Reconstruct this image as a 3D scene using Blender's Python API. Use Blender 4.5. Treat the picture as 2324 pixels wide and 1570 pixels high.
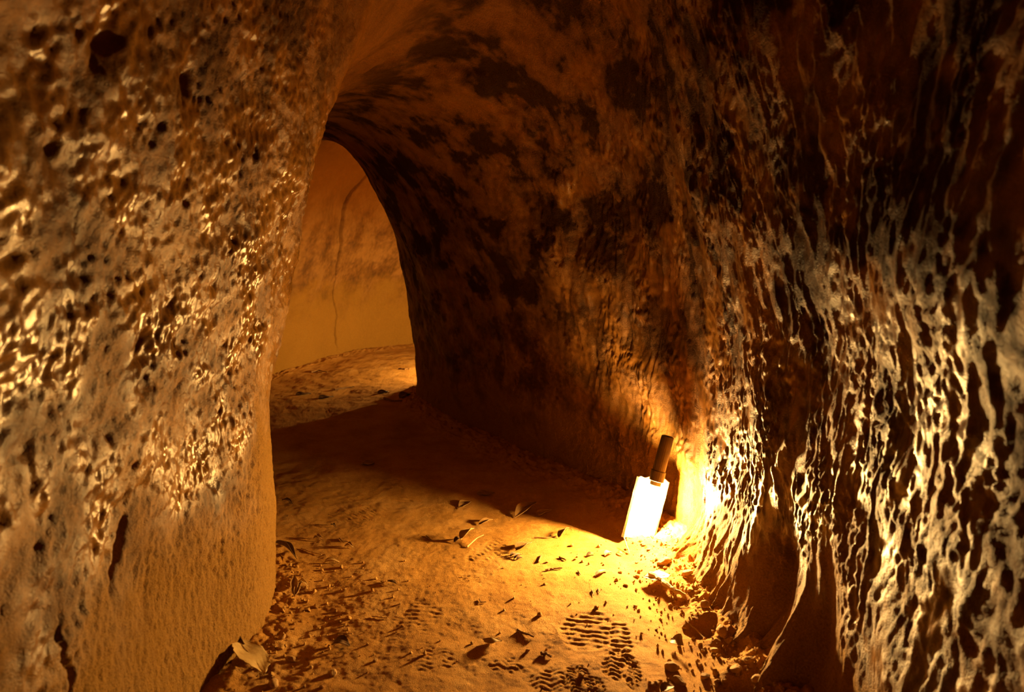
import bpy, bmesh, math, random
import numpy as np
from mathutils import Vector, Matrix

for o in list(bpy.data.objects):
    bpy.data.objects.remove(o)
SC = bpy.context.scene
COL = SC.collection

# ------------------------------------------------------------------ camera
F_PX, PITCH, CAM_H = 1549.0, math.atan(225 / 1549), 0.8
cd = bpy.data.cameras.new('camera')
cd.sensor_width = 36.0
cd.lens = 36.0 * F_PX / 2324.0
cd.clip_start = 0.02
cd.dof.use_dof = True
cd.dof.focus_distance = 2.0
cd.dof.aperture_fstop = 5.0
cam = bpy.data.objects.new('camera', cd)
COL.objects.link(cam)
cam.location = (0, 0, CAM_H)
cam.rotation_euler = (math.pi / 2 - PITCH, 0, 0)
SC.camera = cam

# ------------------------------------------------------------------ world, light levels, exposure
wd = bpy.data.worlds.new('world')
SC.world = wd
wd.use_nodes = True
wd.node_tree.nodes['Background'].inputs[0].default_value = (0, 0, 0, 1)
wd.node_tree.nodes['Background'].inputs[1].default_value = 0.0
LAMP_COL = (1.0, 0.60, 0.19)
LAMP1, LAMP2 = 5300.0, 6800.0
vs = SC.view_settings
vs.view_transform = 'Standard'
vs.look = 'None'
vs.exposure = 0.0
vs.gamma = 1.0
vs.use_curve_mapping = False
SC.cycles.sample_clamp_indirect = 4.0
SC.cycles.max_bounces = 3
SC.cycles.diffuse_bounces = 2
SC.cycles.glossy_bounces = 2
SC.cycles.caustics_reflective = False
SC.cycles.caustics_refractive = False

# ------------------------------------------------------------------ noise helpers (numpy)
_rng = np.random.RandomState(7)
_perm = np.concatenate([_rng.permutation(512)] * 3).astype(np.int32)
_ang = _rng.rand(512) * 2 * np.pi
_g2 = np.stack([np.cos(_ang), np.sin(_ang)], 1).astype(np.float32)
_r2 = _rng.rand(512, 2).astype(np.float32)

def pn(x, y, seed=0):
    """2-D gradient noise, about -0.7..0.7"""
    x = np.asarray(x, np.float32) + seed * 17.37
    y = np.asarray(y, np.float32) + seed * 9.13
    xi = np.floor(x); yi = np.floor(y)
    fx = x - xi; fy = y - yi
    X = xi.astype(np.int32) & 511; Y = yi.astype(np.int32) & 511
    u = fx * fx * fx * (fx * (fx * 6 - 15) + 10); v = fy * fy * fy * (fy * (fy * 6 - 15) + 10)
    def gr(dx, dy):
        g = _g2[_perm[_perm[(X + dx) & 511] + ((Y + dy) & 511)]]
        return g[..., 0] * (fx - dx) + g[..., 1] * (fy - dy)
    a = gr(0, 0); b = gr(1, 0); c = gr(0, 1); d = gr(1, 1)
    return (a + u * (b - a)) + v * ((c + u * (d - c)) - (a + u * (b - a)))

def fbm(x, y, o=3, seed=0, gain=.5):
    r = 0; a = 1
    for k in range(o):
        r = r + a * pn(x, y, seed + 3 * k); x = x * 2.03; y = y * 2.03; a *= gain
    return r

def ridged(x, y, seed=0, k=2.0, p=2.0):
    return np.clip(1 - k * np.abs(pn(x, y, seed)), 0, 1) ** p

def cells(x, y, seed=0):
    """distance to the nearest jittered point"""
    x = np.asarray(x, np.float32) + seed * 11.7; y = np.asarray(y, np.float32) + seed * 5.3
    xi = np.floor(x).astype(np.int32); yi = np.floor(y).astype(np.int32)
    best = np.full(x.shape, 9.0, np.float32)
    for dx in (-1, 0, 1):
        for dy in (-1, 0, 1):
            q = _r2[_perm[_perm[(xi + dx) & 511] + ((yi + dy) & 511)]]
            d = (xi + dx + q[..., 0] - x) ** 2 + (yi + dy + q[..., 1] - y) ** 2
            best = np.minimum(best, d)
    return np.sqrt(best)

def ss(a, b, x):
    t = np.clip((x - a) / (b - a), 0, 1)
    return t * t * (3 - 2 * t)

# ------------------------------------------------------------------ pixel -> world (only used to read positions off the photograph)
def ray(x, y):
    u = (x - 1162) / F_PX; v = (785 - y) / F_PX
    return np.array([u, math.cos(PITCH) + v * math.sin(PITCH), -math.sin(PITCH) + v * math.cos(PITCH)])
def ground(x, y, z=0.0):
    d = ray(x, y); t = (z - CAM_H) / d[2]
    return d * t + np.array([0, 0, CAM_H])

# ------------------------------------------------------------------ materials
def mat(name):
    m = bpy.data.materials.new(name); m.use_nodes = True
    nt = m.node_tree; b = nt.nodes['Principled BSDF']
    return m, nt, b
def N(nt, t, **kw):
    n = nt.nodes.new(t)
    for k, v in kw.items():
        if k in n.inputs: n.inputs[k].default_value = v
        else: setattr(n, k, v)
    return n
def ramp(nt, fac, stops):
    r = nt.nodes.new('ShaderNodeValToRGB'); e = r.color_ramp.elements
    while len(e) < len(stops): e.new(0.5)
    for q, (p, c) in zip(e, stops):
        q.position = p; q.color = (c[0], c[1], c[2], 1) if not np.isscalar(c) else (c, c, c, 1)
    nt.links.new(fac, r.inputs[0]); return r.outputs[0]
def mixc(nt, fac, a, b, mode='MIX'):
    m = nt.nodes.new('ShaderNodeMix'); m.data_type = 'RGBA'; m.blend_type = mode
    for s, i in ((fac, 0), (a, 6), (b, 7)):
        if hasattr(s, 'links'): nt.links.new(s, m.inputs[i])
        elif np.isscalar(s): m.inputs[i].default_value = s
        else: m.inputs[i].default_value = (*s, 1)
    return m.outputs[2]

def earth(name, stops, soot_shade=None, roof=None, dust=None, bump=.5, spec=.5, fine=260., dist=.006, rough=None):
    """packed laterite earth: mottled colour, damp sheen, granular relief. The broad mottling (tint, soot, damp, dust)
    is noise stored on the mesh, the dark blotches also painting in wall shade, the grain is a node texture"""
    m, nt, b = mat(name)
    def at(n):
        a = N(nt, 'ShaderNodeAttribute', attribute_name=n); return a.outputs['Fac']
    tc = N(nt, 'ShaderNodeTexCoord')
    n1 = N(nt, 'ShaderNodeTexNoise', Scale=fine, Detail=3., Roughness=.75); nt.links.new(tc.outputs['Object'], n1.inputs['Vector'])
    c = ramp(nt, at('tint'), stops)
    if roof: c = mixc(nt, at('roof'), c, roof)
    if soot_shade: c = mixc(nt, at('soot_shade'), c, soot_shade)
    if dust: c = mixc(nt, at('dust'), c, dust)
    g = ramp(nt, n1.outputs['Fac'], [(.3, .55), (.7, 1.3)])
    c = mixc(nt, .75, c, g, 'MULTIPLY')
    nt.links.new(c, b.inputs['Base Color'])
    if rough: b.inputs['Roughness'].default_value = rough
    else: nt.links.new(at('rough'), b.inputs['Roughness'])
    b.inputs['Specular IOR Level'].default_value = spec
    b.inputs['Specular Tint'].default_value = (1, .90, .70, 1)
    if soot_shade:
        nt.links.new(at('sheen'), b.inputs['Specular IOR Level'])
    bp = N(nt, 'ShaderNodeBump', Strength=bump, Distance=dist); nt.links.new(n1.outputs['Fac'], bp.inputs['Height'])
    if not rough:
        st = N(nt, 'ShaderNodeMath', operation='MULTIPLY_ADD', use_clamp=True); nt.links.new(at('rough'), st.inputs[0])
        st.inputs[1].default_value = bump * 1.5; st.inputs[2].default_value = -.25 * bump; nt.links.new(st.outputs[0], bp.inputs['Strength'])
    nt.links.new(bp.outputs[0], b.inputs['Normal'])
    return m

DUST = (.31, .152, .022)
M_EARTH = earth('tunnel_earth', [(.2, (.060, .022, .003)), (.5, (.160, .064, .009)), (.8, (.27, .122, .024))], soot_shade=(.036, .0125, .0012), roof=(.185, .057, .0022), dust=DUST, bump=.9, spec=.55)
M_FLOOR = earth('sandy_floor', [(.2, (.48, .220, .034)), (.5, (.60, .290, .055)), (.8, (.66, .345, .085))], bump=.8, spec=.2, fine=430., rough=.9)

def plain(name, c1, c2, rough=.7, scale=40, bump=.3, spec=.3, stretch=(1, 1, 1)):
    m, nt, b = mat(name)
    tc = N(nt, 'ShaderNodeTexCoord'); mp = N(nt, 'ShaderNodeMapping'); mp.inputs['Scale'].default_value = stretch
    nt.links.new(tc.outputs['Object'], mp.inputs[0])
    n = N(nt, 'ShaderNodeTexNoise', Scale=scale, Detail=6, Roughness=.65); nt.links.new(mp.outputs[0], n.inputs['Vector'])
    nt.links.new(ramp(nt, n.outputs['Fac'], [(.32, c1), (.68, c2)]), b.inputs['Base Color'])
    b.inputs['Roughness'].default_value = rough; b.inputs['Specular IOR Level'].default_value = spec
    bp = N(nt, 'ShaderNodeBump', Strength=bump, Distance=.002); nt.links.new(n.outputs['Fac'], bp.inputs['Height'])
    nt.links.new(bp.outputs[0], b.inputs['Normal'])
    return m
M_LEAF_PALE = plain('leaf_pale_dry', (.46, .28, .09), (.62, .42, .16), .6, 60)
M_LEAF_BROWN = plain('leaf_brown_dry', (.22, .11, .03), (.36, .20, .06), .6, 60)
M_LEAF_DARK = plain('leaf_dark_dry', (.07, .035, .012), (.15, .075, .025), .6, 60)
M_TWIG = plain('twig_bark', (.16, .08, .025), (.30, .16, .05), .8, 90, stretch=(1, 1, 1))
M_TWIG_PALE = plain('twig_pale_wood', (.50, .31, .11), (.66, .44, .18), .7, 90)
M_STONE = plain('stone_laterite', (.34, .18, .05), (.56, .33, .11), .85, 60, .6)
M_CLOD = plain('clod_earth', (.34, .17, .034), (.52, .29, .07), .9, 200, .6)
M_SHELL = plain('lamp_shell_plaster', (.52, .36, .16), (.66, .48, .24), .85, 120, .8)
M_SOCKET = plain('socket_bakelite', (.05, .03, .015), (.09, .05, .02), .45, 40, .1)
M_BASE = plain('lamp_base_ceramic', (.55, .5, .42), (.65, .6, .5), .4, 40, .1)
def glow(name, k):
    m, nt, b = mat(name)
    b.inputs['Base Color'].default_value = (.9, .85, .75, 1)
    b.inputs['Emission Color'].default_value = (*LAMP_COL, 1); b.inputs['Emission Strength'].default_value = k
    return m
M_GLOW1 = glow('lit_tube', LAMP1)
M_GLOW2 = glow('lit_tube_far', LAMP2)

# ------------------------------------------------------------------ object helpers
def grid_mesh(name, P, material, flip=False, att=None, sl=slice(None)):
    nu, nv = P.shape[:2]
    me = bpy.data.meshes.new(name)
    me.vertices.add(nu * nv); me.vertices.foreach_set('co', np.ascontiguousarray(P, np.float32).reshape(-1))
    i = np.arange(nu * nv).reshape(nu, nv)
    q = np.stack([i[:-1, :-1], i[1:, :-1], i[1:, 1:], i[:-1, 1:]], -1).reshape(-1, 4)
    if flip: q = q[:, ::-1]
    nf = len(q)
    me.loops.add(nf * 4); me.loops.foreach_set('vertex_index', np.ascontiguousarray(q, np.int32).reshape(-1))
    me.polygons.add(nf); me.polygons.foreach_set('loop_start', np.arange(0, nf * 4, 4, dtype=np.int32))
    me.update(calc_edges=True)
    me.materials.append(material)
    for k, a in (att or {}).items():
        me.attributes.new(k, 'FLOAT', 'POINT').data.foreach_set('value', np.ascontiguousarray(a[:, sl], np.float32).reshape(-1))
    o = bpy.data.objects.new(name, me); COL.objects.link(o)
    return o
def structure(o, label):
    o['kind'] = 'structure'; o['label'] = label; return o
def mesh_obj(name, bm, material, parent=None, smooth=True):
    me = bpy.data.meshes.new(name); bm.normal_update(); bm.to_mesh(me); bm.free()
    if not smooth: me.shade_flat()
    me.materials.append(material)
    o = bpy.data.objects.new(name, me); COL.objects.link(o)
    if parent: o.parent = parent
    return o
def tag(o, label, cat, group=None):
    o['label'] = label; o['category'] = cat
    if group: o['group'] = group
    return o
def empty(name, M):
    o = bpy.data.objects.new(name, None); COL.objects.link(o); o.empty_display_size = .02; o.matrix_world = M; return o
def tube(bm, pts, radii, seg=8, cap=True):
    pts = [Vector(p) for p in pts]; rings = []
    for k, p in enumerate(pts):
        t = (pts[min(k + 1, len(pts) - 1)] - pts[max(k - 1, 0)]).normalized()
        a = t.orthogonal().normalized() if k == 0 else (rings_a - t * rings_a.dot(t)).normalized()
        rings_a = a; b = t.cross(a)
        rings.append([bm.verts.new(p + (a * math.cos(2 * math.pi * j / seg) + b * math.sin(2 * math.pi * j / seg)) * radii[k]) for j in range(seg)])
    for r0, r1 in zip(rings, rings[1:]):
        for j in range(seg):
            bm.faces.new((r0[j], r0[(j + 1) % seg], r1[(j + 1) % seg], r1[j]))
    if cap:
        bm.faces.new(rings[0][::-1]); bm.faces.new(rings[-1])

# ------------------------------------------------------------------ the tunnel: paired foot lines of the two walls, seen in plan
LP = np.array([(-.60, -2.2), (-.60, -1.), (-.60, 0), (-.585, .7), (-.560, 1.13), (-.535, 1.38), (-.605, 1.62), (-.80, 1.85), (-1.10, 2.15), (-1.38, 2.7),
               (-1.52, 3.4), (-1.48, 4.2), (-1.25, 5.05), (-.85, 5.55), (-.3, 5.72), (.4, 5.6), (1.1, 5.45), (2.0, 5.35)])
RP = np.array([(.56, -2.2), (.52, -1.), (.50, 0), (.535, .7), (.545, 1.13), (.50, 1.45), (.475, 1.78), (.35, 2.1), (.06, 2.5), (-.24, 2.95),
               (-.455, 3.42), (-.50, 3.62), (-.44, 3.78), (-.25, 3.88), (0, 3.92), (.4, 3.92), (1.0, 3.9), (2.0, 3.9)])
HP = np.array([1.62, 1.62, 1.66, 1.68, 1.66, 1.59, 1.47, 1.35, 1.30, 1.30, 1.33, 1.40, 1.5, 1.56, 1.6, 1.6, 1.6, 1.6])
def crom(P, u):
    P = np.asarray(P, float); n = len(P); u = np.clip(u, 0, n - 1.0001); i = np.floor(u).astype(int); f = u - i
    if P.ndim > 1: f = f[:, None]
    p0 = P[np.clip(i - 1, 0, n - 1)]; p1 = P[i]; p2 = P[np.clip(i + 1, 0, n - 1)]; p3 = P[np.clip(i + 2, 0, n - 1)]
    return .5 * (2 * p1 + (p2 - p0) * f + (2 * p0 - 5 * p1 + 4 * p2 - p3) * f ** 2 + (3 * p1 - p0 - 3 * p2 + p3) * f ** 3)
_uu = np.linspace(0, 17, 3401)
_sL = np.concatenate([[0], np.cumsum(np.linalg.norm(np.diff(crom(LP, _uu), axis=0), axis=1))])
_sR = np.concatenate([[0], np.cumsum(np.linalg.norm(np.diff(crom(RP, _uu), axis=0), axis=1))])

# profile of a cross-section, resampled to even steps: a little skirt below the floor, then a pointed half-ellipse
_th = np.linspace(0, math.pi, 1200); _e = 2 / 2.08
_px = np.sign(np.cos(_th)) * np.abs(np.cos(_th)) ** _e; _pz = np.abs(np.sin(_th)) ** _e
_px = np.concatenate([[1.0], _px, [-1.0]]); _pz = np.concatenate([[-.075], _pz, [-.075]])
_pl = np.concatenate([[0], np.cumsum(np.hypot(np.diff(_px) * .58, np.diff(_pz) * 1.58))]); PERIM = _pl[-1]

def loft(u, v):
    """displaced tunnel surface on the parameter grid u (along) x v (0 right foot .. 1 left foot)"""
    L = crom(LP, u); R = crom(RP, u); H = crom(HP, u)
    C = (L + R) / 2; W = (R - L) / 2
    sx = np.interp(v * PERIM, _pl, _px); sz = np.interp(v * PERIM, _pl, _pz)
    P = np.empty((len(u), len(v), 3))
    P[..., :2] = C[:, None, :] + W[:, None, :] * sx[None, :, None]
    P[..., 2] = np.where(sz > 0, sz, 0)[None, :] * H[:, None] + np.where(sz < 0, sz, 0)[None, :] * 1.6
    du = np.gradient(P, axis=0); dv = np.gradient(P, axis=1)
    nn = np.cross(dv, du); nn /= np.linalg.norm(nn, axis=2, keepdims=True) + 1e-9
    cen = np.stack([C[:, 0], C[:, 1], .75 + 0 * C[:, 0]], 1)[:, None, :]
    sg = np.sign(np.sum(nn * (cen - P), axis=2)); nn *= np.where(np.median(sg) < 0, -1, 1)
    s = np.interp(u, _uu, _sR)[:, None] * (1 - v)[None, :] + np.interp(u, _uu, _sL)[:, None] * v[None, :]
    sr = np.interp(u, _uu, _sR)[:, None] + 0 * s; sl = np.interp(u, _uu, _sL)[:, None] + 0 * s
    t = (v * PERIM)[None, :] + 0 * s; tl = PERIM - t
    U = u[:, None] + 0 * s; V = v[None, :] + 0 * s
    mr = 1 - ss(.36, .54, V); ml = ss(.52, .70, V); mc = np.clip(1 - mr - ml, 0, 1)
    X, Y, Z = P[..., 0], P[..., 1], P[..., 2]
    # broad swelling everywhere
    d = .030 * fbm(s / .55, t / .5, 2, 1)
    # right wall: long, mostly upright pick strokes with sharp ridges between hollows
    near = 1 - ss(6.3, 8.2, U); kr = mr * (.22 + .78 * near) * (1 - .55 * ss(.75, 1.5, Z))
    w1 = .030 * pn(sr / .10, t / .13, 21) + .012 * pn(sr / .035, t / .05, 22); sk = sr + w1 + .14 * t
    tk = t + .03 * pn(sr / .05, t / .08, 24); vary = .55 + .9 * ss(-.25, .35, pn(sr / .10, t / .20, 25))
    g = .0055 * ridged(sk / .046, tk / .22, 2, 2.2, 1.5) + .0050 * pn(sk / .028, tk / .10, 4) + .013 * pn(sk / .12, tk / .26, 23)
    g += vary * (.0040 * pn(sk / .0150, tk / .042, 3) + .0026 * ridged(sk / .0125, tk / .034, 5, 2.2, 1.3) + .0026 * pn(sk / .0085, tk / .018, 6) + .0024 * pn(sk / .0060, tk / .010, 7) + .0030 * pn(sk / .020, tk / .022, 26))
    kr = kr * (1 - .5 * (1 - ss(.10, .40, Z)) * (1 - ss(4.6, 5.0, U)))
    d = d + kr * (g - .010)
    d = d + mr * (1 - near) * (.006 * fbm(sr / .05, t / .09, 3, 8))
    # left wall: lumpy, pitted, strokes leaning from lower left to upper right
    a = .62; p = sl * math.cos(a) + tl * math.sin(a); q = -sl * math.sin(a) + tl * math.cos(a)
    nearl = 1 - ss(5.4, 6.6, U)
    cal = 1 - .75 * (1 - ss(.10, .48, Z - .30 * ss(4.5, 5.3, U)))
    w2 = .010 * pn(sl / .05, tl / .05, 31) + .004 * pn(sl / .018, tl / .018, 32)
    gl = .008 * pn((p + w2) / .065, (q + w2) / .040, 9) + .0048 * pn((p + w2) / .029, (q - w2) / .017, 10) + .014 * pn(p / .16, q / .11, 13)
    gl += .0026 * pn((p + w2) / .0145, (q + w2) / .0105, 19) + .0020 * ridged((p + w2) / .026, (q + w2) / .015, 20, 2.2, 1.2)
    gl -= .007 * np.clip(1 - cells((p + w2) / .095, (q + w2) / .060, 3) / .34, 0, 1) ** .8 * ss(.0, .4, pn(sl / .25, tl / .25, 14))
    gf = .0034 * pn(sl / .012, tl / .020, 11) + .0028 * pn(sl / .0068, tl / .010, 12)
    gf -= .006 * np.clip(1 - cells(sl / .020, tl / .034, 5) / .30, 0, 1) * ss(-.1, .3, pn(sl / .12, tl / .12, 33))
    d = d + ml * (nearl * (cal * gl + (.75 + .25 * cal) * gf) + (1 - nearl) * (.010 * fbm(sl / .22, tl / .30, 3, 15) + .004 * fbm(sl / .035, tl / .05, 3, 16)))
    # the roof is smoother
    d = d + mc * (.012 * fbm(s / .16, t / .16, 3, 17) + .003 * fbm(s / .03, t / .03, 3, 18))
    # the passage beyond the lamp is a little narrower: an arched lip across roof and right wall
    lip = ss(7.05, 7.30, U + .22 * pn(s / .12, t / .14, 41) + .10 * pn(s / .035, t / .05, 42))
    d = d + .020 * lip * (1 - ss(.56, .70, V)) * (1 - ss(8.5, 11.0, U)) * ss(.45, .8, Z)
    # the wall close to the viewer draws back above shoulder height
    d = d - .09 * mr * ss(.75, 1.15, Z) * (1 - ss(.85, 1.25, Y)) * (1 - ss(1.35, 1.6, Z))
    # the foot of the right wall splays out in ribs
    d = d + mr * (.030 + .045 * ridged(sk / .055, t / .5, 45, 2.0, 1.2)) * np.exp(-np.clip(Z, 0, 2) / .085) * ss(3.6, 4.2, U) * (1 - ss(5.75, 6.0, U))
    # hollow scooped out of the foot of the right wall, a spur standing in front of it, pits under it
    def blob(cx, cy, cz, rx, ry, rz):
        return np.exp(-(((X - cx) / rx) ** 2 + ((Y - cy) / ry) ** 2 + ((Z - cz) / rz) ** 2))
    d = d - .038 * blob(.545, 1.25, .13, .3, .042, .14) + .040 * blob(.545, 1.155, .04, .3, .026, .10) - .015 * blob(.55, 1.09, .15, .3, .024, .10)
    d = d + .02 * blob(.48, 1.68, .02, .3, .05, .05)
    # left wall: knife-like slot, crack down the foot, the two dark holes high up
    d = d - .030 * np.exp(-((((Y - .93) * .9 + (Z - .36) * -.35) / .008) ** 2 + ((Z - .36) / .035) ** 2)) * ml
    cr = np.abs(Y - .80 - .02 * pn(Z / .06, 0 * Z, 51) - .008 * pn(Z / .015, 0 * Z, 52))
    d = d - .014 * np.exp(-(cr / .004) ** 2) * ml * (1 - ss(.30, .38, Z))
    for (hy, hz, r) in ((.84, 1.03, .016), (1.02, 1.03, .014), (.84, 1.30, .014), (.78, .90, .014), (.98, .66, .016)):
        d = d - .018 * np.exp(-(((Y - hy) / r) ** 2 + ((Z - hz) / (r * 1.3)) ** 2)) * ml
    # far wall: long crack running down from the right, and its bulging foot
    cu = np.interp(Z, [0., .6, 1.05, 1.18, 1.35], [11.88, 11.86, 11.91, 12.03, 12.30]) + .05 * pn(Z / .16, 0 * Z, 61) + .016 * pn(Z / .04, 0 * Z, 62)
    fm = ss(11.4, 11.6, U) * (1 - ss(13.6, 14, U)) * ml; ds = (U - cu) * .87
    d = d - .030 * np.exp(-(ds / (.007 + .006 * ss(.4, 1.0, Z))) ** 2) * fm * ss(.02, .15, Z)
    d = d + .012 * ss(-.01, .03, ds) * fm * ss(.5, .9, Z)
    att = {}
    att['roof'] = ss(.26, .44, V) * (1 - ss(.60, .78, V))
    m0 = fbm(s / .13, t / .16, 4, 101, .6); m1 = fbm(s / .02, t / .028, 2, 104)
    att['tint'] = np.clip(.5 + .45 * m0 + .25 * m1 + .12 * ml, 0, 1)
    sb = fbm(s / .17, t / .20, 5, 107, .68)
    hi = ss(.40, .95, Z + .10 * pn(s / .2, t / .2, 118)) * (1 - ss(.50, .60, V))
    att['soot_shade'] = np.clip(ss(-.5, .45, sb) * hi * .88 + ss(.05, .35, sb) * (.6 * mr + .25 * ml) + .75 * ss(-.4, .25, sb) * ml * ss(.85, 1.25, Z) * (1 - ss(5.0, 6.0, U)), 0, 1) * (1 - .6 * ss(10, 12, U))  # sooty blotches, spread wider to paint shade onto the right and upper left walls
    hz = Z + .20 * fbm(s / .16, t / .16, 3, 111)
    att['dust'] = np.maximum(mr * (1 - ss(.10, .34, hz)), ml * (1 - ss(.16, .50, hz - .16 * ss(4.6, 5.4, U)))) * .9
    wet = np.clip(.5 + 1.3 * fbm(s / .10, t / .12, 3, 115), 0, 1)
    wet = np.clip(wet + .22 * ml * ss(.30, .5, Z) * (1 - ss(.95, 1.2, Z)) + .1 * mr * (1 - ss(.9, 1.1, Z)), 0, 1)
    rg = .62 - .38 * wet + .06 * mr + .15 * att['soot_shade']
    rg = rg + (.85 - rg) * np.clip(att['dust'] + .55 * mc + .5 * ss(7, 9, U), 0, 1)
    att['rough'] = rg
    att['sheen'] = .62 * (1 - .8 * att['soot_shade']) * (1 - .75 * att['roof']) * (1 - .6 * att['dust']) * (1 - .6 * ss(6.8, 8, U))
    return P + nn * d[..., None], att

def steps(knots):
    out = []
    for (a, b, n) in knots: out.append(np.linspace(a, b, n, endpoint=False))
    out.append([knots[-1][1]]); return np.concatenate(out)
uN = steps([(0, 2.4, 40), (2.4, 3.1, 80), (3.1, 5.0, 300), (5.0, 7.4, 250), (7.4, 10.0, 170), (10.0, 11.4, 50)])
uF = steps([(11.4, 11.6, 14), (11.6, 12.5, 170), (12.5, 13.9, 170), (13.9, 17.0, 70)])
vR = steps([(0, .40, 330)]); vC = steps([(.40, .62, 120)]); vL = steps([(.62, 1.0, 330)])
vN = np.concatenate([vR, vC[1:], vL[1:]]); aR, aC = len(vR), len(vR) + len(vC) - 1
PN, AN = loft(uN, vN)
def patch(name, P, A, sl, label): return structure(grid_mesh(name, P[:, sl], M_EARTH, True, A, sl), label)
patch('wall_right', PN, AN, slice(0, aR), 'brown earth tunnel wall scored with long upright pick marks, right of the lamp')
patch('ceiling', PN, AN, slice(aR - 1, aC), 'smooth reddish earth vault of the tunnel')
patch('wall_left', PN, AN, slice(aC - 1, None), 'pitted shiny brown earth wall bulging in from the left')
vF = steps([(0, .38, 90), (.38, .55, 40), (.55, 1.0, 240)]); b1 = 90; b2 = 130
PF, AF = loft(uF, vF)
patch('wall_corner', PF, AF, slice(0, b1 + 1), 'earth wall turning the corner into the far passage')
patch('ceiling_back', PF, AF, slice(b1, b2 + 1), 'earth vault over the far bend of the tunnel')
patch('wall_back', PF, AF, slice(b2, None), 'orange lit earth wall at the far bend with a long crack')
del PN, PF, AN, AF

# ------------------------------------------------------------------ the floor, with its shoe prints and crumbled edges
def shoe(X, Y, px, py, ang, ln, wd, lam, amp, zig=0., rim=0.):
    c = ground(px, py); a = math.radians(ang)
    dx, dy = X - c[0], Y - c[1]
    A = dx * math.cos(a) + dy * math.sin(a); B = -dx * math.sin(a) + dy * math.cos(a)
    r = (A / ln) ** 2 + (B / wd) ** 2
    m = (1 - ss(.65, 1.05, r + .5 * pn(X / .03, Y / .03, 91))) * (.35 + .65 * ss(-.25, .1, pn(X / .022, Y / .022, 93)))
    A = A + .006 * pn(X / .03, Y / .03, 94) + .002 * pn(X / .01, Y / .01, 95)
    tri = np.abs(((B / (wd * .42)) % 2) - 1) * zig
    wv = np.clip(np.sin(2 * np.pi * (A + tri) / lam) * 1.6, -1, 1)
    h = .55 * amp * m * (wv - .9 + .5 * pn(X / .012, Y / .012, 92))
    if rim: h = h + rim * np.exp(-((r - 1.05) / .16) ** 2)
    return h
def floor_h(X, Y, w):
    h = .010 * fbm(X / .45, Y / .45, 2, 71) + .0035 * fbm(X / .09, Y / .09, 2, 72) + .0012 * fbm(X / .02, Y / .02, 2, 73) + .0007 * pn(X / .006, Y / .006, 74)
    er = 1 - ss(.0, .16, 1 - w); el = 1 - ss(.0, .14, w)
    e = np.maximum(er, el * .55)
    n1 = fbm(X / .035, Y / .035, 3, 75)
    clod = .012 * np.clip(.5 - cells(X / .030, Y / .030, 7), 0, 1) + .010 * np.clip(.5 - cells(X / .014, Y / .014, 8), 0, 1)
    clod = clod * np.where(w < .5, .55, 1.)
    h = h + .030 * e ** 1.5 + np.clip(e * 1.6 + .5 * pn(X / .10, Y / .10, 76), 0, 1.1) * ss(.05, .4, e) * (clod + .010 * n1)
    # the loose strip lies a little lower than the trodden path on the right
    h = h - .012 * np.exp(-(((1 - w) - .17) / .035) ** 2) * (1 - ss(1.7, 1.9, Y))
    # scuffed soil left of the path and by the left foot
    sc = np.exp(-(((X + .43) / .09) ** 2 + ((Y - 1.25) / .22) ** 2))
    h = h + sc * (.0035 * np.clip(.5 - cells(X / .022, Y / .022, 9), 0, 1) * ss(-.1, .3, pn(X / .05, Y / .05, 77)) * 2 + .004 * n1)
    # prints
    h = h + shoe(X, Y, 1335, 1432, 78, .075, .062, .017, .0018, .0, .0010) + shoe(X, Y, 1408, 1455, 84, .10, .024, .016, .0024)
    h = h + shoe(X, Y, 1405, 1510, 84, .060, .036, .013, .0032, .012) + shoe(X, Y, 1432, 1525, 84, .055, .02, .013, .003, .012)
    h = h + shoe(X, Y, 1315, 1548, 100, .055, .030, .010, .0034, .012) + shoe(X, Y, 1350, 1558, 100, .03, .018, .010, .003, -.01)
    h = h + shoe(X, Y, 1250, 1543, 88, .04, .045, .013, .0014, .01) + shoe(X, Y, 1150, 1508, 70, .028, .035, .012, .0011, .008)
    h = h + shoe(X, Y, 1065, 1318, 96, .030, .03, .012, .0014) + shoe(X, Y, 820, 1165, 70, .07, .045, .014, .0014, .01)
    h = h + shoe(X, Y, 1110, 1250, 60, .09, .045, .016, .0012, .01) + shoe(X, Y, 960, 1400, 80, .06, .05, .016, .0008) + shoe(X, Y, 900, 1140, 70, .07, .04, .015, .0014)
    h = h + shoe(X, Y, 980, 1500, 95, .04, .05, .013, .0009, .01)
    # hollow at the foot of the right wall
    for (px, py, r, k) in ((1592, 1428, .026, .030), (1660, 1475, .03, .022), (1690, 1560, .03, .02), (1550, 1365, .018, .012)):
        c = ground(px, py); h = h - k * np.exp(-(((X - c[0]) / r) ** 2 + ((Y - c[1]) / r) ** 2) ** 1.5)
    return h
def floor_grid(u, w):
    L = crom(LP, u); R = crom(RP, u)
    ww = -.06 + 1.12 * w
    XY = L[:, None, :] + (R - L)[:, None, :] * ww[None, :, None]
    X, Y = XY[..., 0], XY[..., 1]
    Z = floor_h(X, Y, ww[None, :] + 0 * X)
    return np.stack([X, Y, Z], -1)
uG = steps([(0, 3.4, 40), (3.4, 4.0, 70), (4.0, 6.6, 290), (6.6, 8.5, 170), (8.5, 11.4, 130), (11.4, 13.6, 140), (13.6, 17.0, 50)])
FG = floor_grid(uG, np.linspace(0, 1, 430))
ft = np.clip(.5 + .5 * fbm(FG[..., 0] / .14, FG[..., 1] / .14, 4, 121, .6) + .25 * pn(FG[..., 0] / .012, FG[..., 1] / .012, 125), 0, 1)
structure(grid_mesh('floor', FG, M_FLOOR, True, {'tint': ft}), 'trodden sandy earth floor with shoe prints')
_fx = FG[..., :2].reshape(-1, 2)[::3]; _fz = FG[..., 2].reshape(-1)[::3]
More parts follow.
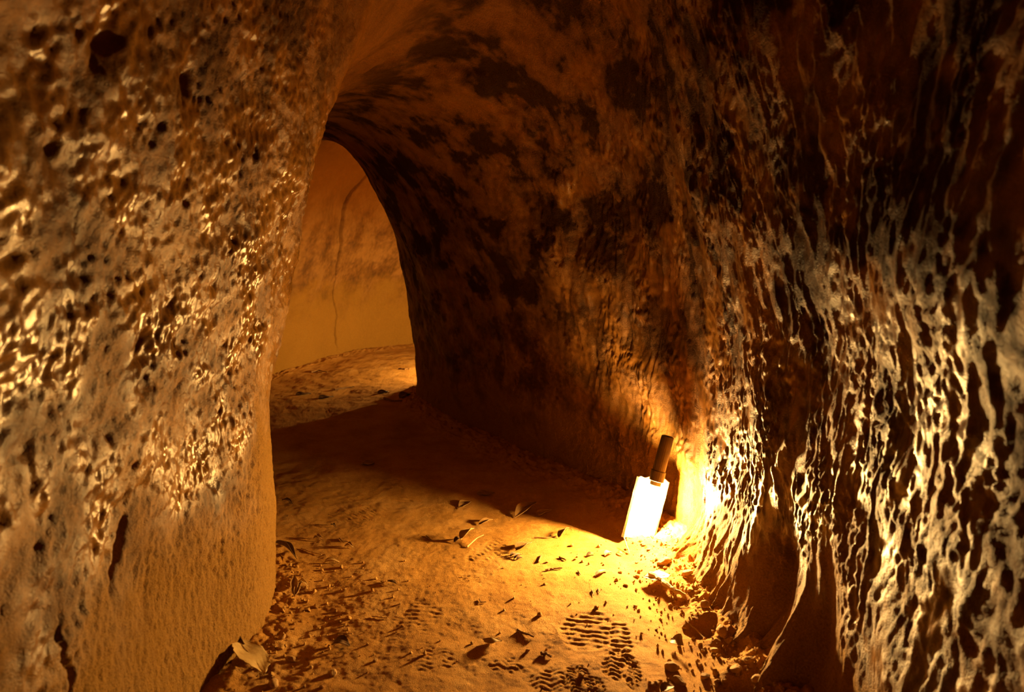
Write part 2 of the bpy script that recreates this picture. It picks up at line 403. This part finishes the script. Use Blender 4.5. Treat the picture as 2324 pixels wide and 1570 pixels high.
def fz(x, y, r=.012):
    d2 = (_fx[:, 0] - x) ** 2 + (_fx[:, 1] - y) ** 2
    k = d2 < r * r
    return float(_fz[k].mean()) if k.any() else float(_fz[np.argmin(d2)])

# ------------------------------------------------------------------ lamps: half pipe of plaster, socket, twin-tube bulb
def build_lamp(foot, top, face, glow_mat, label):
    A = Vector(foot); T = Vector(top); ax = (T - A); ln = ax.length; z = ax.normalized()
    f = Vector(face); f = (f - z * f.dot(z)).normalized(); x = f; y = z.cross(x)
    M = Matrix(((x.x, y.x, z.x, A.x), (x.y, y.y, z.y, A.y), (x.z, y.z, z.z, A.z), (0, 0, 0, 1)))
    root = empty('wall_lamp', M); tag(root, label, 'lamp')
    # shell: covers the half turned away from +x (the open side)
    bm = bmesh.new(); ro, ri = .055, .048; n = 26; a0, a1 = math.radians(150), math.radians(264); rows = []
    for k in range(9):
        zz = ln * .60 * k / 8; row = []
        for j in range(n + 1):
            a = a0 + (a1 - a0) * j / n; row.append((a, zz))
        rows.append(row)
    rnd = random.Random(4)
    def jag(a, zz): return (.010 * math.sin(2.3 * a + 1) + .004 * math.sin(9 * a)) * max(0, zz / (ln * .6) - .5)
    def vv(r, a, zz): return bm.verts.new((r * math.cos(a), r * math.sin(a), zz))
    O = [[vv(ro + rnd.uniform(-.0008, .0008), a, zz + jag(a, zz)) for a, zz in row] for row in rows]
    I = [[vv(ri + rnd.uniform(-.0008, .0008), a, zz + jag(a, zz)) for a, zz in row] for row in rows]
    for k in range(8):
        for j in range(n):
            bm.faces.new((O[k][j], O[k][j + 1], O[k + 1][j + 1], O[k + 1][j])); bm.faces.new((I[k][j + 1], I[k][j], I[k + 1][j], I[k + 1][j + 1]))
        bm.faces.new((O[k][0], O[k + 1][0], I[k + 1][0], I[k][0])); bm.faces.new((O[k + 1][n], O[k][n], I[k][n], I[k + 1][n]))
    for j in range(n):
        bm.faces.new((O[0][j + 1], O[0][j], I[0][j], I[0][j + 1])); bm.faces.new((O[8][j], O[8][j + 1], I[8][j + 1], I[8][j]))
    mesh_obj('half_pipe_shell', bm, M_SHELL, root)
    bm = bmesh.new(); tube(bm, [(0, 0, ln * 1.03), (0, 0, ln * 1.02), (0, 0, ln * .70), (0, 0, ln * .69), (0, 0, ln * .60), (0, 0, ln * .595)], [.012, .017, .0175, .020, .020, .017], 20)
    mesh_obj('socket', bm, M_SOCKET, root)
    bm = bmesh.new(); tube(bm, [(-.010, 0, ln * .597), (-.030, 0, ln * .59), (-.044, 0, ln * .58)], [.006, .006, .009], 10)
    mesh_obj('bracket', bm, M_SOCKET, root)
    bulb = None
    bm = bmesh.new(); tube(bm, [(0, 0, ln * .595), (0, 0, ln * .56), (0, 0, ln * .53)], [.015, .015, .012], 18)
    bulb = mesh_obj('bulb_base', bm, M_BASE, root)
    bm = bmesh.new(); pts = [(0, .009, ln * .52), (0, .009, ln * .44), (0, .009, ln * .36)]
    pts += [(0, .009 * math.cos(a), ln * .36 - .009 * math.sin(a)) for a in np.linspace(.3, math.pi - .3, 6)]
    pts += [(0, -.009, ln * .36), (0, -.009, ln * .44), (0, -.009, ln * .52)]
    tube(bm, pts, [.0052] * len(pts), 10)
    g = mesh_obj('glowing_tube', bm, glow_mat, bulb); g['label'] = 'white glowing lamp tube'
    return root
fo = ground(1452, 1238)
LAMP_FOOT = (fo[0], fo[1], fz(fo[0], fo[1]) + .004)
build_lamp(LAMP_FOOT, (fo[0] + .075, fo[1] + .045, .285), (-.45, -.89, 0), M_GLOW1, 'glaring lit lamp in a half pipe shell leaning on the right wall foot')
build_lamp((-.10, 4.34, fz(-.10, 4.34)), (-.05, 4.29, .285), (-.85, .52, 0), M_GLOW2, 'second lamp standing around the far corner, lighting the cracked wall')

# ------------------------------------------------------------------ leaves, twigs, stones
def place(px, py, lift=.001):
    c = ground(px, py); c = ground(px, py, fz(c[0], c[1]))
    return Vector((c[0], c[1], fz(c[0], c[1]) + lift))
def px_vec(p0, p1):
    a, b = place(*p0), place(*p1); return a, b
def leaf(p0, p1, width, material, label, curl=.25, fold=.3, arch=.15, roll=0., lift=.002, torn=0., tip=1.6, seed=0, cup=0., stalk=.15, rise=0.):
    """p0 stalk end, p1 tip (pixels of the photograph on the floor)"""
    A, B = px_vec(p0, p1); A.z += lift; B.z += lift + rise; d = B - A; ln = d.length; x = d.normalized()
    z = Vector((0, 0, 1)); y = z.cross(x).normalized(); z = x.cross(y)
    if roll: y, z = y * math.cos(roll) + z * math.sin(roll), z * math.cos(roll) - y * math.sin(roll)
    M = Matrix(((x.x, y.x, z.x, A.x), (x.y, y.y, z.y, A.y), (x.z, y.z, z.z, A.z), (0, 0, 0, 1)))
    root = empty('dry_leaf', M); tag(root, label, 'leaf', 'dry leaves on the tunnel floor')
    arch *= .6; fold *= .6
    rnd = random.Random(seed + 11); nu, nv = 18, 8; G = []
    base = stalk * ln; bl = ln - base
    def zc(t, s):
        e = s * width / 2
        zz = arch * ln * math.sin(math.pi * min(max(t, 0), 1)) + fold * abs(e) + curl * (e * e) / max(width, 1e-4) * 2 + cup * (((t - .5) * 2) ** 2) * ln
        return zz
    def hw(t): return (math.sin(math.pi * min(1, max(.0, t)) ** (1 / tip)) ** .8) * .5 * width
    bm = bmesh.new()
    for i in range(nu + 1):
        t = i / nu; row = []; h = hw(t); wob = 1 + .10 * math.sin(9 * t + seed) + (rnd.uniform(-torn, 0))
        for j in range(nv + 1):
            s = (j / nv) * 2 - 1
            yy = s * h * (wob if abs(s) > .8 else 1)
            cu = curl * 1.6 * s
            row.append(bm.verts.new((base + bl * t, yy * math.cos(cu * .5), zc(t, yy / (width / 2)) + .02 * width * math.sin(12 * t + 3 * s + seed))))
        G.append(row)
    for i in range(nu):
        for j in range(nv):
            bm.faces.new((G[i][j], G[i + 1][j], G[i + 1][j + 1], G[i][j + 1]))
    bmesh.ops.remove_doubles(bm, verts=bm.verts, dist=1e-5)
    b = mesh_obj('blade', bm, material, root)
    so = b.modifiers.new('thick', 'SOLIDIFY'); so.thickness = .0012
    bm = bmesh.new()
    pts = [(base * k / 3, 0, zc(0, 0) - .0006) for k in range(3)] + [(base + bl * k / 10 * .96, 0, zc(k / 10 * .96, 0) - .0002) for k in range(11)]
    tube(bm, pts, [max(.0005, .0014 * (1 - k / len(pts))) for k in range(len(pts))], 6)
    mesh_obj('midrib', bm, M_TWIG_PALE if material is M_LEAF_PALE else M_TWIG, root)
    return root
def twig(pts, r, material, label, lift=None, knot=0, name='twig'):
    W = [place(*p) for p in pts]
    for q in W: q.z += r * .7
    if lift:
        for q, l in zip(W, lift): q.z += l
    A = W[0].copy(); fine = []
    for a, b in zip(W, W[1:]):
        for k in range(4): fine.append(a.lerp(b, k / 4))
    fine.append(W[-1]); rnd = random.Random(len(label))
    for q in fine[1:-1]: q += Vector((rnd.uniform(-1, 1), rnd.uniform(-1, 1), rnd.uniform(-.3, .5))) * r * .5
    n = len(fine)
    bm = bmesh.new(); tube(bm, [q - A for q in fine], [r * (1 - .45 * k / n) * rnd.uniform(.85, 1.15) for k in range(n)], 8)
    o = mesh_obj(name, bm, material); o.location = A
    return tag(o, label, 'twig', 'twigs on the tunnel floor')
def stone(px, py, size, label, seed, flat=.7, material=None, name='stone'):
    P = place(px, py, 0); rnd = random.Random(seed)
    bm = bmesh.new(); bmesh.ops.create_icosphere(bm, subdivisions=3, radius=1)
    planes = []
    for k in range(11):
        v = Vector((rnd.gauss(0, 1), rnd.gauss(0, 1), rnd.gauss(0, 1))).normalized(); planes.append((v, rnd.uniform(.62, .9)))
    for v in bm.verts:
        for n, dd in planes:
            e = v.co.dot(n) - dd
            if e > 0: v.co -= n * e
        v.co *= rnd.uniform(.97, 1.03)
    a = rnd.uniform(.75, 1.3)
    for v in bm.verts: v.co = Vector((v.co.x * size * a, v.co.y * size / a, v.co.z * size * flat))
    o = mesh_obj(name, bm, material or M_STONE); o.location = P + Vector((0, 0, size * flat * .45)); o.rotation_euler = (rnd.uniform(-.3, .3), rnd.uniform(-.3, .3), rnd.uniform(0, 6))
    return tag(o, label, 'stone', 'loose stones on the tunnel floor')

leaf((536, 1472), (603, 1546), .072, M_LEAF_PALE, 'largest pale dry leaf with torn edge, at the foot of the left wall', curl=.1, fold=.12, arch=.03, torn=.25, roll=-.32, stalk=.02, lift=.016, seed=1, tip=1.2)
leaf((532, 1444), (556, 1478), .022, M_LEAF_DARK, 'dark narrow leaf standing behind the largest pale leaf', curl=.2, fold=.8, arch=.2, roll=.9, stalk=.02, lift=.020, seed=2)
leaf((626, 1238), (674, 1274), .020, M_LEAF_DARK, 'dark rolled leaf lying against the left wall corner', curl=.8, fold=.7, arch=.10, roll=-.5, stalk=.02, lift=.008, seed=3)
leaf((668, 1356), (668, 1306), .016, M_LEAF_BROWN, 'slender leaf lying lengthwise, left half of a V by the left wall', arch=.06, fold=.5, seed=4, stalk=.05)
leaf((669, 1356), (684, 1322), .012, M_LEAF_BROWN, 'slender leaf, right half of a V by the left wall', arch=.10, fold=.5, seed=5, stalk=.05)
leaf((674, 1322), (700, 1332), .012, M_LEAF_PALE, 'short curled leaf scrap right of the V shaped leaves', arch=.25, fold=.6, curl=.6, seed=6, stalk=.05)
leaf((733, 1279), (771, 1277), .012, M_LEAF_PALE, 'small wavy pale leaf scrap on the sand below a thin pale twig', arch=.22, fold=.5, curl=.8, seed=7, stalk=.05)
leaf((752, 1466), (795, 1468), .030, M_LEAF_DARK, 'dark humped dead leaf alone on the near sand', arch=.32, fold=-.2, curl=.5, seed=8, stalk=.03, tip=1.3, lift=.004)
leaf((1096, 1460), (1140, 1464), .026, M_LEAF_PALE, 'folded pale leaf standing like a tent on the near sand', arch=.18, fold=-.6, curl=-.2, seed=9, stalk=.02, lift=.009, roll=-.3)
leaf((1046, 1230), (1076, 1212), .034, M_LEAF_PALE, 'pale leaf propped up beside a pale twig, middle of the floor', arch=.12, fold=.3, seed=10, stalk=.05, roll=-.35, lift=.008, rise=.010)
leaf((1030, 1232), (1050, 1222), .014, M_LEAF_DARK, 'dark leaf scrap tucked under the propped pale leaf', arch=.2, fold=.5, seed=11, stalk=.03)
leaf((1170, 1254), (1206, 1236), .040, M_LEAF_BROWN, 'round brown leaf lying above a heap of dark scraps', arch=.10, fold=.15, seed=12, stalk=.02, tip=1.0, roll=-.2, lift=.006)
for k, (a, b) in enumerate((((1158, 1264), (1172, 1258)), ((1166, 1270), (1184, 1260)), ((1172, 1272), (1186, 1268)))):
    leaf(a, b, .010, M_LEAF_DARK, ('leftmost', 'middle', 'rightmost')[k] + ' dark leaf scrap of three below the round brown leaf', arch=.2, fold=.6, curl=.5, seed=13 + k, stalk=.05)
leaf((1268, 1222), (1292, 1208), .024, M_LEAF_BROWN, 'brown leaf on the edge of the lamp shadow', arch=.2, fold=.2, seed=16, stalk=.03, rise=.012, roll=-.4)
leaf((1168, 1176), (1218, 1146), .040, M_LEAF_BROWN, 'large angular leaf lying in the lamp shadow', arch=.10, fold=.3, seed=17, stalk=.03, tip=1.2, rise=.008)
leaf((1216, 1172), (1252, 1158), .026, M_LEAF_BROWN, 'flat leaf in the shadow right of the large angular leaf', arch=.06, fold=.2, seed=18, stalk=.05)
leaf((818, 1054), (850, 1053), .050, M_LEAF_BROWN, 'small cupped oval leaf farthest back in the shade', arch=-.02, fold=.0, curl=.28, cup=.02, seed=19, stalk=.0, tip=1.0, lift=.003)
leaf((1082, 1123), (1122, 1120), .048, M_LEAF_BROWN, 'cupped oval leaf with pointed end, in the middle of the shade', arch=-.02, fold=.0, curl=.28, cup=.02, seed=20, stalk=.0, tip=1.25, lift=.003)
leaf((1040, 1156), (1066, 1138), .036, M_LEAF_BROWN, 'rounded leaf with a dark stalk at the edge of the shade', arch=.06, fold=.1, seed=21, stalk=.1, tip=1.0)
leaf((1086, 1192), (1120, 1180), .022, M_LEAF_BROWN, 'leaf scrap just inside the light below the cupped leaf', arch=.12, fold=.3, seed=22, stalk=.05)
leaf((782, 1240), (804, 1246), .012, M_LEAF_BROWN, 'crumpled leaf scrap above the small wavy pale leaf', arch=.3, fold=.6, curl=.8, seed=23, stalk=.05)
leaf((712, 1222), (734, 1228), .012, M_LEAF_BROWN, 'tiny crumpled leaf scrap near the left wall, behind a pale twig', arch=.3, fold=.6, curl=.6, seed=24, stalk=.05)
leaf((752, 1192), (762, 1198), .009, M_LEAF_DARK, 'tiny dark leaf scrap at the edge of the shade', arch=.3, fold=.5, seed=25, stalk=.05)
leaf((640, 1136), (664, 1145), .014, M_LEAF_DARK, 'dark leaf lying close behind the left wall corner', arch=.2, fold=.6, seed=26, stalk=.05)
leaf((880, 1319), (900, 1326), .012, M_LEAF_DARK, 'dark leaf scrap alone on the bright sand', arch=.2, fold=-.6, seed=27, stalk=.05)
leaf((1456, 1322), (1522, 1318), .060, M_LEAF_PALE, 'broad brightly lit leaf lying by the pale stick near the lamp', arch=.01, fold=.05, curl=.05, seed=28, stalk=.02, tip=1.0, lift=.014, torn=.2, roll=-.08)
leaf((1524, 1458), (1550, 1476), .030, M_LEAF_PALE, 'pale leaf tilted over its shadow, right of the shoe prints', arch=.10, fold=.2, seed=29, stalk=.02, lift=.010, roll=.3)
leaf((1330, 1262), (1350, 1258), .010, M_LEAF_DARK, 'dark leaf scrap at the edge of the glare left of the lamp', arch=.15, fold=.5, seed=30, stalk=.05)
leaf((1372, 1263), (1388, 1257), .014, M_LEAF_PALE, 'curled pale leaf scrap in the glare before the lamp', arch=.3, fold=.5, seed=31, stalk=.05)
leaf((1398, 1256), (1414, 1262), .012, M_LEAF_BROWN, 'small brown leaf in the glare nearest the lamp foot', arch=.3, fold=.5, seed=32, stalk=.05)
leaf((1350, 1308), (1376, 1296), .010, M_LEAF_BROWN, 'long thin leaf at the lower edge of the glare', arch=.12, fold=.6, seed=33, stalk=.05)
leaf((1500, 1572), (1530, 1560), .022, M_LEAF_BROWN, 'brown leaf at the bottom edge, below the tilted pale leaf', arch=.15, fold=.3, seed=34, stalk=.05)
leaf((856, 893), (884, 888), .05, M_LEAF_DARK, 'dark leaf litter piece farthest along the far floor', arch=.03, fold=.15, seed=35, stalk=.05)
leaf((905, 905), (936, 892), .07, M_LEAF_DARK, 'dark leaf litter piece at the dark corner of the far floor', arch=.05, fold=.15, seed=36, stalk=.05)
leaf((722, 905), (758, 900), .05, M_LEAF_DARK, 'dark leaf on the far floor nearest the left wall edge', arch=.03, fold=.15, seed=37, stalk=.05)
leaf((670, 897), (706, 893), .05, M_LEAF_DARK, 'dark leaf beside the left wall edge in the far passage', arch=.03, fold=.15, seed=38, stalk=.05)

twig([(1174, 1432), (1194, 1441), (1212, 1448)], .0028, M_TWIG, 'dark straight twig above the tent shaped leaf')
twig([(1226, 1486), (1240, 1487), (1252, 1493)], .0036, M_TWIG, 'short thick dark twig below the straight one')
twig([(1060, 1243), (1078, 1232), (1098, 1226)], .0022, M_TWIG_PALE, 'pale twig raised beside the propped pale leaf', lift=(0, .008, .014))
twig([(684, 1246), (706, 1254), (730, 1260)], .0018, M_TWIG_PALE, 'thin pale twig near the left wall corner')
twig([(1238, 1296), (1256, 1292), (1276, 1291)], .0026, M_TWIG, 'twig lying level on the bright sand left of the lamp')
twig([(1222, 1277), (1229, 1262)], .0024, M_TWIG, 'short twig pointing away, below the shadow edge')
twig([(1270, 1266), (1284, 1273)], .0028, M_TWIG, 'stubby dark twig on the bright sand before the lamp')
twig([(1212, 1221), (1240, 1222), (1262, 1218)], .0018, M_TWIG, 'long thin twig at the shadow edge')
twig([(1476, 1318), (1500, 1334), (1528, 1350), (1554, 1367)], .0075, M_TWIG_PALE, 'thick pale stick lying along the foot of the right wall', lift=(.012, .010, .008, .006))
twig([(1416, 1241), (1428, 1258)], .0022, M_TWIG_PALE, 'pale splinter sticking up at the lamp foot', lift=(.022, .0))
twig([(1555, 1414), (1575, 1434), (1604, 1446)], .0018, M_TWIG_PALE, 'thin bent root at the hollow below the right wall')
twig([(765, 1437), (784, 1439), (800, 1440)], .0018, M_TWIG_PALE, 'thin pale twig above the dark humped leaf')
twig([(1088, 1360), (1092, 1368), (1103, 1367)], .0016, M_TWIG, 'tiny bent twig in the middle of the bright sand')
twig([(844, 1400), (862, 1402), (880, 1404)], .0016, M_TWIG_PALE, 'thin pale twig on the smooth sand left of centre')
twig([(770, 1223), (776, 1229), (790, 1231)], .0020, M_TWIG, 'small hooked dark twig in the left of the path')
twig([(968, 1217), (978, 1225)], .0018, M_TWIG, 'tiny dark twig left of the propped leaf')
twig([(1312, 1297), (1317, 1306)], .0018, M_TWIG, 'tiny dark twig below the glare')
twig([(1343, 1340), (1347, 1352)], .0016, M_TWIG, 'upright looking tiny twig, left one of a pair on the bright sand')
twig([(1357, 1337), (1360, 1346)], .0016, M_TWIG, 'upright looking tiny twig, right one of a pair on the bright sand')
twig([(904, 838), (918, 839), (932, 838)], .006, M_TWIG, 'stick on the brightly lit far floor')
twig([(760, 886), (790, 881), (804, 879)], .005, M_TWIG, 'stick on the far floor left of the bright patch')
twig([(872, 905), (890, 911), (912, 909)], .005, M_TWIG, 'branching twig at the dark corner of the far floor')
twig([(706, 846), (724, 842), (742, 846)], .005, M_TWIG, 'twig at the foot of the far wall')

ST = [(1638, 1432, .014, 'rounded pale stone at the lip of the wall hollow'), (1652, 1446, .008, 'small stone just right of the rounded pale stone'),
      (1525, 1518, .013, 'angular stone with dark side, below the tilted leaf'), (1600, 1538, .010, 'low flat stone in the right foreground'),
      (1540, 1548, .012, 'dark wedge shaped stone in the right foreground'), (1482, 1555, .006, 'small pebble left of the wedge shaped stone'),
      (1490, 1428, .005, 'tiny dark pebble right of the shoe prints'), (757, 1528, .009, 'pale knobbly pebble low on the left of the path'),
      (706, 1516, .005, 'tiny white pebble above the pale knobbly pebble'), (852, 1500, .005, 'tiny pale pebble right of the dark humped leaf'),
      (730, 1560, .004, 'tiny pebble at the bottom edge, left of the path'), (838, 785, .045, 'pale lump at the foot of the far cracked wall'),
      (1700, 1500, .010, 'clod of earth at the foot of the wall spur'), (1670, 1520, .012, 'clod of earth in the rubble right of the path'),
      (1620, 1478, .009, 'clod of earth between the hollow and the rubble'), (1720, 1540, .012, 'rough clod near the bottom right rubble'),
      (1560, 1300, .014, 'bright clod at the wall foot right of the lamp'), (1506, 1278, .016, 'bright lump of earth beside the lamp foot'),
      (1600, 1372, .011, 'clod at the wall foot below the bright ridges'), (760, 1388, .006, 'small clod on the scuffed soil left'),
      (640, 1450, .009, 'dark clod beside the left wall foot'), (660, 1500, .010, 'clod in the scuffed soil right of the largest leaf'),
      (620, 1555, .011, 'clod below the largest pale leaf')]
for k, (x, y, r, lab) in enumerate(ST): stone(x, y, r, lab, 100 + k)

# crumbs of earth fallen along both wall feet: too many to count
rnd = np.random.RandomState(3)
base = bmesh.new(); bmesh.ops.create_icosphere(base, subdivisions=1, radius=1)
bv = np.array([v.co[:] for v in base.verts]); bf = np.array([[v.index for v in f.verts] for f in base.faces]); base.free()
VV, FF, k = [], [], 0
def crumbs(n, right, umin, umax, spread):
    global k
    for _ in range(n):
        u = np.array([rnd.uniform(umin, umax)]); L = crom(LP, u)[0]; R = crom(RP, u)[0]
        w = abs(rnd.normal(0, spread)) + .03
        p = R + (L - R) * w if right else L + (R - L) * w
        r = .0016 + .0045 * rnd.rand() ** 3
        z = fz(p[0], p[1], .006)
        q = bv * (r * (1 + .3 * rnd.randn(len(bv), 1)).clip(.5, 1.5)) * rnd.uniform(.7, 1.2, 3) + np.array([p[0], p[1], z + r * .4])
        VV.append(q); FF.append(bf + len(bv) * k); k += 1
# (kept near the parts of the foot lines that show)
sub = _fx[:, 1] < 2.3
_fx, _fz = _fx[sub & (_fx[:, 1] > .8)], _fz[sub & (_fx[:, 1] > .8)]
crumbs(700, True, 3.7, 6.3, .09); crumbs(200, False, 3.7, 6.0, .10); crumbs(120, True, 3.8, 6.0, .45)
me = bpy.data.meshes.new('earth_crumbs'); me.from_pydata(np.concatenate(VV).tolist(), [], np.concatenate(FF).tolist())
me.shade_flat(); me.materials.append(M_CLOD)
oc = bpy.data.objects.new('earth_crumbs', me); COL.objects.link(oc)
oc['kind'] = 'stuff'; oc['label'] = 'crumbs of earth scattered along the wall feet'; oc['category'] = 'crumbs'
